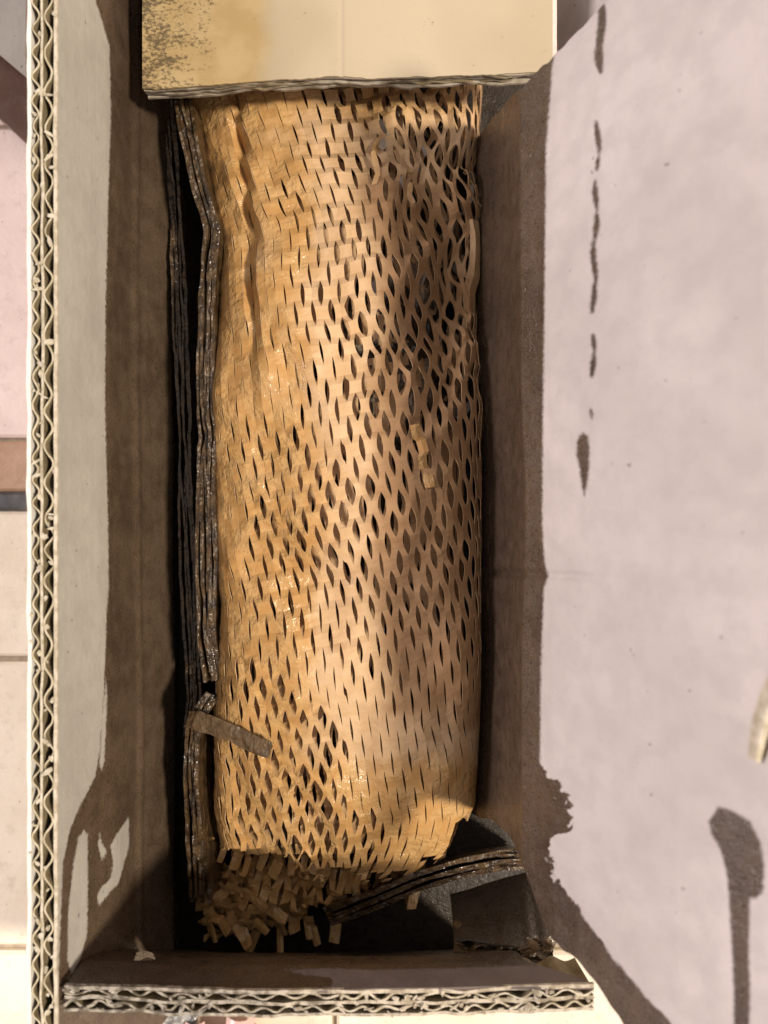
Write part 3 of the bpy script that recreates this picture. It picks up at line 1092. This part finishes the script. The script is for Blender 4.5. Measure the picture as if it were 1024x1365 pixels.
for k in range(130):
    x, y = rs.uniform(495, 636), rs.uniform(170, 640)
    if sdf_poly(np.array([x]), np.array([y]), [(500, 170), (640, 170), (640, 600), (560, 640), (470, 560), (500, 330)])[0] < 0:
        continue
    Dm = float(np.interp(x, [490, 560, 640], [.2400, .2465, .2640])) + float(np.interp(y, [120, 260], [.016, 0]))
    hol = .013 * math.exp(-(((x - 605) / 48) ** 2 + ((y - 370) / 120) ** 2))
    flake('paper_scrap', W(x, y, Dm + hol + .0050 + rs.uniform(0, .005)), rs.uniform(.0022, .0048), rs.uniform(.0018, .0034), rs.uniform(.9, 2.2), rs.uniform(-.8, .8), rs.uniform(-.6, .6),
          M['kraft'] if k % 4 else M['film_pale'], wrap, k)
# ================================================================== soaked corrugated pads standing on edge


def pad(name, path, layers, depth, lean=(0, 0), seed=0, mats=('pulp', 'wet'), dD=0.0):
    """path: (px, py, D) along the upper cut edge; layers: (offset, thickness)"""
    root = empty(name)
    Pc = np.array([W(p_[0], p_[1], p_[2] + dD) for p_ in path])
    d = np.r_[0, np.cumsum(np.hypot(*np.diff(Pc[:, :2], axis=0).T))]
    n = max(60, int(d[-1] / .0007))
    u = np.linspace(0, d[-1], n)
    x = np.interp(u, d, Pc[:, 0])
    y = np.interp(u, d, Pc[:, 1])
    z = np.interp(u, d, Pc[:, 2])
    ker = np.hanning(15)
    ker /= ker.sum()
    sm_ = lambda q_: np.convolve(np.pad(q_, 7, 'edge'), ker, 'valid')
    x, y, z = sm_(x), sm_(y), sm_(z)
    tx, ty = np.gradient(x), np.gradient(y)
    L = np.hypot(tx, ty)
    nx, ny = -ty / L, tx / L

    def f(uq, v, w):
        w = w + 0 * uq
        X = np.interp(uq, u, x) + np.interp(uq, u, nx) * w + lean[0] * v
        Y = np.interp(uq, u, y) + np.interp(uq, u, ny) * w + lean[1] * v
        Z = np.interp(uq, u, z) - v
        return np.stack([X, Y, np.maximum(Z, .0012)], -1)

    for k, (off, th) in enumerate(layers):
        nz = NZ[(seed + k) % 12]
        w = off + .0007 * nz.fbm(u * 26, k * .35 + seed) + .00014 * nz(u * 260, k)
        tp = .0010 * nz.fbm(u * 90 + 3, k * 3 + seed) + .0003 * nz(u * 700, k)
        ribbon('fluting' if k % 2 else 'liner', u, w, th * (1 + .25 * nz(u * 120, k + 9)), f, depth, root,
               M[mats[0]], tp, 5)
    return root


lay = [(0, .0009), (.0011, .0007), (.0021, .0009), (.0031, .0007), (.0042, .0011)]
lay2 = [(0, .0010), (.0012, .0010), (.0024, .0009), (.0036, .0010), (.0048, .0012)]
o = pad('cardboard_pad', [(214, 128, .262), (222, 200, .261), (228, 300, .260), (230, 400, .259), (233, 500, .259), (237, 620, .259), (241, 720, .259), (247, 850, .260), (250, 930, .262), (246, 985, .266)],
        lay, .05, (0, 0), 1, dD=.007)
tag(o, 'soaked dark corrugated pad on edge, hugging the left wall of the box', 'cardboard pad')
o = pad('cardboard_pad', [(233, 130, .250), (244, 190, .250), (256, 250, .250), (268, 292, .250), (273, 310, .250), (266, 345, .250), (264, 420, .249), (263, 500, .249), (263, 560, .249), (268, 580, .249), (263, 610, .249), (264, 700, .249), (266, 800, .250), (268, 860, .250), (277, 912, .251)],
        lay2, .055, (0, 0), 4)
tag(o, 'crumpled soaked corrugated pad with a bent upper end, beside the paper wrap', 'cardboard pad')
o = pad('cardboard_pad', [(278, 918, .251), (262, 938, .250), (250, 962, .250), (246, 1000, .251), (247, 1050, .252), (252, 1110, .254), (256, 1160, .257), (258, 1205, .260)],
        lay2, .05, (0, 0), 7)
tag(o, 'short torn piece of soaked pad at the lower left below the brown strip', 'cardboard pad')
o = pad('cardboard_pad', [(440, 1236, .262), (500, 1214, .258), (560, 1188, .255), (620, 1170, .252), (670, 1160, .250), (722, 1158, .248)],
        [(0, .0010), (.0013, .0009), (.0026, .0010), (.0038, .0009), (.0050, .0010), (.0062, .0012)], .045, (0, -.42), 2, dD=.004)
tag(o, 'soaked corrugated pad slanting across the lower end of the paper wrap', 'cardboard pad')

# ---- torn wet strip lying over the wrap
pts = [(249, 958, .2475), (262, 960, .2455), (285, 968, .2440), (310, 978, .2425), (330, 988, .2415), (345, 996, .2405), (360, 1001, .2400)]
hw = [11, 13, 12, 11, 11, 12, 10]
pc = np.array(pts, float)
tq = np.linspace(0, len(pts) - 1, 46)
cx, cy, cD = (np.interp(tq, np.arange(len(pts)), pc[:, k]) for k in range(3))
hh = np.interp(tq, np.arange(len(pts)), hw)
wq = np.linspace(-1, 1, 11)
PXs = cx[:, None] + wq[None, :] * hh[:, None] * (-.32) + 2.2 * NZ[4](tq[:, None] * 2.1, wq[None, :] * 2)
PYs = cy[:, None] + wq[None, :] * hh[:, None] * (.95) + 1.6 * NZ[5](tq[:, None] * 2.3, wq[None, :] * .6)
P = W(PXs, PYs, cD[:, None] + 0 * PXs)
P[..., 2] += .0005 * NZ[6].fbm(tq[:, None] * .9, wq[None, :] * 1.3) + .0002 * (1 - wq[None, :] ** 2)
o = slab('torn_cardboard_strip', P, .0009, None, M['pulp_brown'], None, flip=True)
tag(o, 'torn brown wet strip of cardboard lying across the lower left of the wrap', 'cardboard strip')

# ---- offcut of board at the lower right, cut edge towards the photographer
off = empty('cardboard_offcut')
tag(off, 'dark soaked corrugated offcut in the lower right corner of the box', 'cardboard offcut')
A0, A1 = W(606, 1251, .236), W(738, 1267, .231)
B0, B1 = W(600, 1192, .272), W(722, 1156, .272)
s_ = np.linspace(0, 1, 60)
t_ = np.linspace(0, 1, 40)
Sg, Tg = np.meshgrid(s_, t_, indexing='ij')
fr = A0 + (A1 - A0) * Sg[..., None]
bk = B0 + (B1 - B0) * Sg[..., None]
P = fr + (bk - fr) * Tg[..., None]
P[..., 2] += .0006 * NZ[2](Sg * 5, Tg * 5)
P[..., 1] += .0004 * NZ[3](Sg * 14, 1) * (1 - Tg)
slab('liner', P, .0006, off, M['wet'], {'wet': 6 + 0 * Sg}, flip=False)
dirn = (A1 - A0) / np.linalg.norm(A1 - A0)
LN = np.linalg.norm(A1 - A0)
down = (B0 + B1 - A0 - A1) / 2
down = down / np.linalg.norm(down)
away = np.cross(dirn, down)
away = away * (-1 if away[1] > 0 else 1)


def f_off(u, v, w):
    u = np.asarray(u, float)
    v = v + 0 * u
    w = w + 0 * u
    return A0 + u[:, None] * dirn + v[:, None] * down + (w[:, None] + .0006) * away


uo = np.linspace(0, LN, 160)
nj = lambda k, a: a * NZ[k].fbm(uo * 130, k)
ribbon('fluting', uo, .0016 + wave(uo, .0078, .0011, 4, .5, .3), .0005, f_off, .012, off, M['pulp'], nj(2, .0004))
ribbon('liner', uo, .0031 + nj(1, .0003), .0007, f_off, .012, off, M['pulp_brown'], nj(3, .0004))
ribbon('fluting', uo, .0043 + wave(uo, .0066, .0009, 8, .5, .3), .0005, f_off, .012, off, M['pulp'], nj(4, .0004))
ribbon('liner', uo, .0056 + nj(6, .0003), .0008, f_off, .012, off, M['pulp_brown'], nj(5, .0004))
# fuzzy torn fibres at its corner
for k in range(16):
    x = 704 + random.uniform(0, 32)
    y = 1258 + random.uniform(-4, 10)
    c = W(x, y, .2265 + random.uniform(-.001, .002))
    ang = random.uniform(0, 6.28)
    l = random.uniform(.0015, .0035)
    w_ = random.uniform(.0004, .0011)
    dxy = np.array([math.cos(ang), math.sin(ang), random.uniform(-.5, .5)]) * l
    sdv = np.array([-math.sin(ang), math.cos(ang), random.uniform(-.5, .5)]) * w_
    q_ = np.array([[c - dxy - sdv, c - sdv * 1.4 + [0, 0, .0006], c + dxy - sdv * .3], [c - dxy + sdv, c + sdv + [0, 0, .0004], c + dxy + sdv * .3]])
    slab('torn_fibre', q_, .0003, off, M['pulp_brown'])

# ---- tear on the outer edge of the big flap: liner peeled back over the exposed board
tq = np.linspace(0, 1, 24)
wq = np.linspace(0, 1, 9)
Tq, Wq = np.meshgrid(tq, wq, indexing='ij')
PXs = 1046 - 46 * Tq - 14 * np.sin(Tq * 3) + Wq * (16 + 10 * np.sin(Tq * math.pi))
PYs = 862 + 148 * Tq + Wq * 8
P = W(PXs, PYs, np.interp(PXs, kx, kD) - .0010 - .0018 * np.sin(Wq * math.pi))
sl = slab('torn_liner', P, .0006, flap, M['cut'], None)
PXs = 1008 + 16 * Wq + 6 * np.sin(Tq * 4)
PYs = 955 + 56 * Tq
P = W(PXs, PYs, np.interp(PXs, kx, kD) - .0006)
slab('exposed_board', P, .0008, flap, M['pulp_brown'], None)

# ================================================================== things beside the box
o = slab('cardboard_sheet', np.array([[W(-260, -260, .285), W(34, -260, .285)], [W(-260, -150, .285), W(34, 100, .285)]]), .004, None, M['liner'],
         {'wet': np.full((2, 2), -40.)})
tag(o, 'grey-beige cardboard sheet corner outside the box at the upper left', 'cardboard sheet')
o = slab('brown_slab', np.array([[W(-240, -160, .292), W(36, 92, .292)], [W(-240, -60, .292), W(36, 190, .292)]]), .012, None, M['dark_brown'])  # flat dark brown slab beside the sheet
tag(o, 'dark brown slab lying slantwise on the tiles at the upper left', 'board')
Xq, Yq = np.meshgrid(np.linspace(754, 900, 30), np.linspace(-160, 120, 30), indexing='ij')
P = W(Xq, Yq, .262 - .05 * ((Xq - 754) / 146))
P[..., 2] += .0015 * NZ[7](Xq * .05, Yq * .02)
o = slab('cardboard_sheet', P, .004, None, M['flap'], {'wet': np.full(Xq.shape, -40.)})
tag(o, 'pale cardboard sheet behind the flap at the upper right', 'cardboard sheet')

# crumpled plastic film on the tiles below the box
Xq, Yq = np.meshgrid(np.linspace(120, 262, 60), np.linspace(1318, 1480, 60), indexing='ij')
P = W(Xq, Yq, .296)
P[..., 2] += .004 * np.abs(NZ[1].fbm(Xq * .05, Yq * .05)) - .002
o = slab('plastic_film', P, .0004, None, M['clear'])
tag(o, 'crumpled shiny white plastic film on the tiles below the end wall', 'plastic film')

# ---- bare foot, toes just showing below the end wall
foot_v, foot_e, foot_r = [], [], []


def fv(x, y, z, r):
    foot_v.append((x, y, z))
    foot_r.append(r)
    return len(foot_v) - 1


tipY = -.1905
fx = W(318, 0, .29)[0]
ankle = fv(fx - .028, tipY - .19, .045, (.033, .036))
mid = fv(fx - .025, tipY - .115, .026, (.036, .026))
foot_e.append((ankle, mid))
shin = fv(fx - .03, tipY - .23, .16, (.036, .036))
foot_e.append((ankle, shin))
heel = fv(fx - .03, tipY - .235, .018, (.028, .025))
foot_e.append((ankle, heel))
toe_tip = []
for k, (dx, dy, r) in enumerate([(0, 0, .0088), (-.0175, -.003, .0060), (-.031, -.010, .0056), (-.043, -.019, .0053), (-.054, -.030, .0050)]):
    ball = fv(fx + dx * .80, tipY + dy * .7 - .052, .008, (.0145 if k == 0 else .0125, .0125 if k == 0 else .0105))
    k1 = fv(fx + dx, tipY + dy - .030, .0075, (r * .95, r * 1.0))
    k2 = fv(fx + dx, tipY + dy - .014, .0045, (r * 1.05, r * .95))
    k3 = fv(fx + dx, tipY + dy - r * .75, .0015, (r * .86, r * .75))
    foot_e += [(mid, ball), (ball, k1), (k1, k2), (k2, k3)]
    toe_tip.append((fx + dx, tipY + dy, r))
me = bpy.data.meshes.new('person')
me.from_pydata(foot_v, foot_e, [])
foot = link('person', me, None, M['skin'], False)
foot.modifiers.new('skin', 'SKIN')
for i, sv in enumerate(me.skin_vertices[0].data):
    sv.radius = foot_r[i]
    sv.use_root = (i == mid)
sub = foot.modifiers.new('round', 'SUBSURF')
sub.levels = 2
sub.render_levels = 2
tag(foot, 'bare toes of a person standing at the lower edge of the picture', 'person')
for (x, y, r) in toe_tip:
    s2 = np.linspace(-1, 1, 7)
    Sq, Tq = np.meshgrid(s2, s2, indexing='ij')
    P = np.stack([x + Sq * r * .62, y - .0085 * r / .0088 + Tq * r * .62, .0045 + r * .62 - .35 * r * (Sq ** 2) - .25 * r * np.clip(Tq, 0, 1) ** 2 + 0 * Tq + .0006], -1)
    slab('nail', P, .0006, foot, M['nail'])
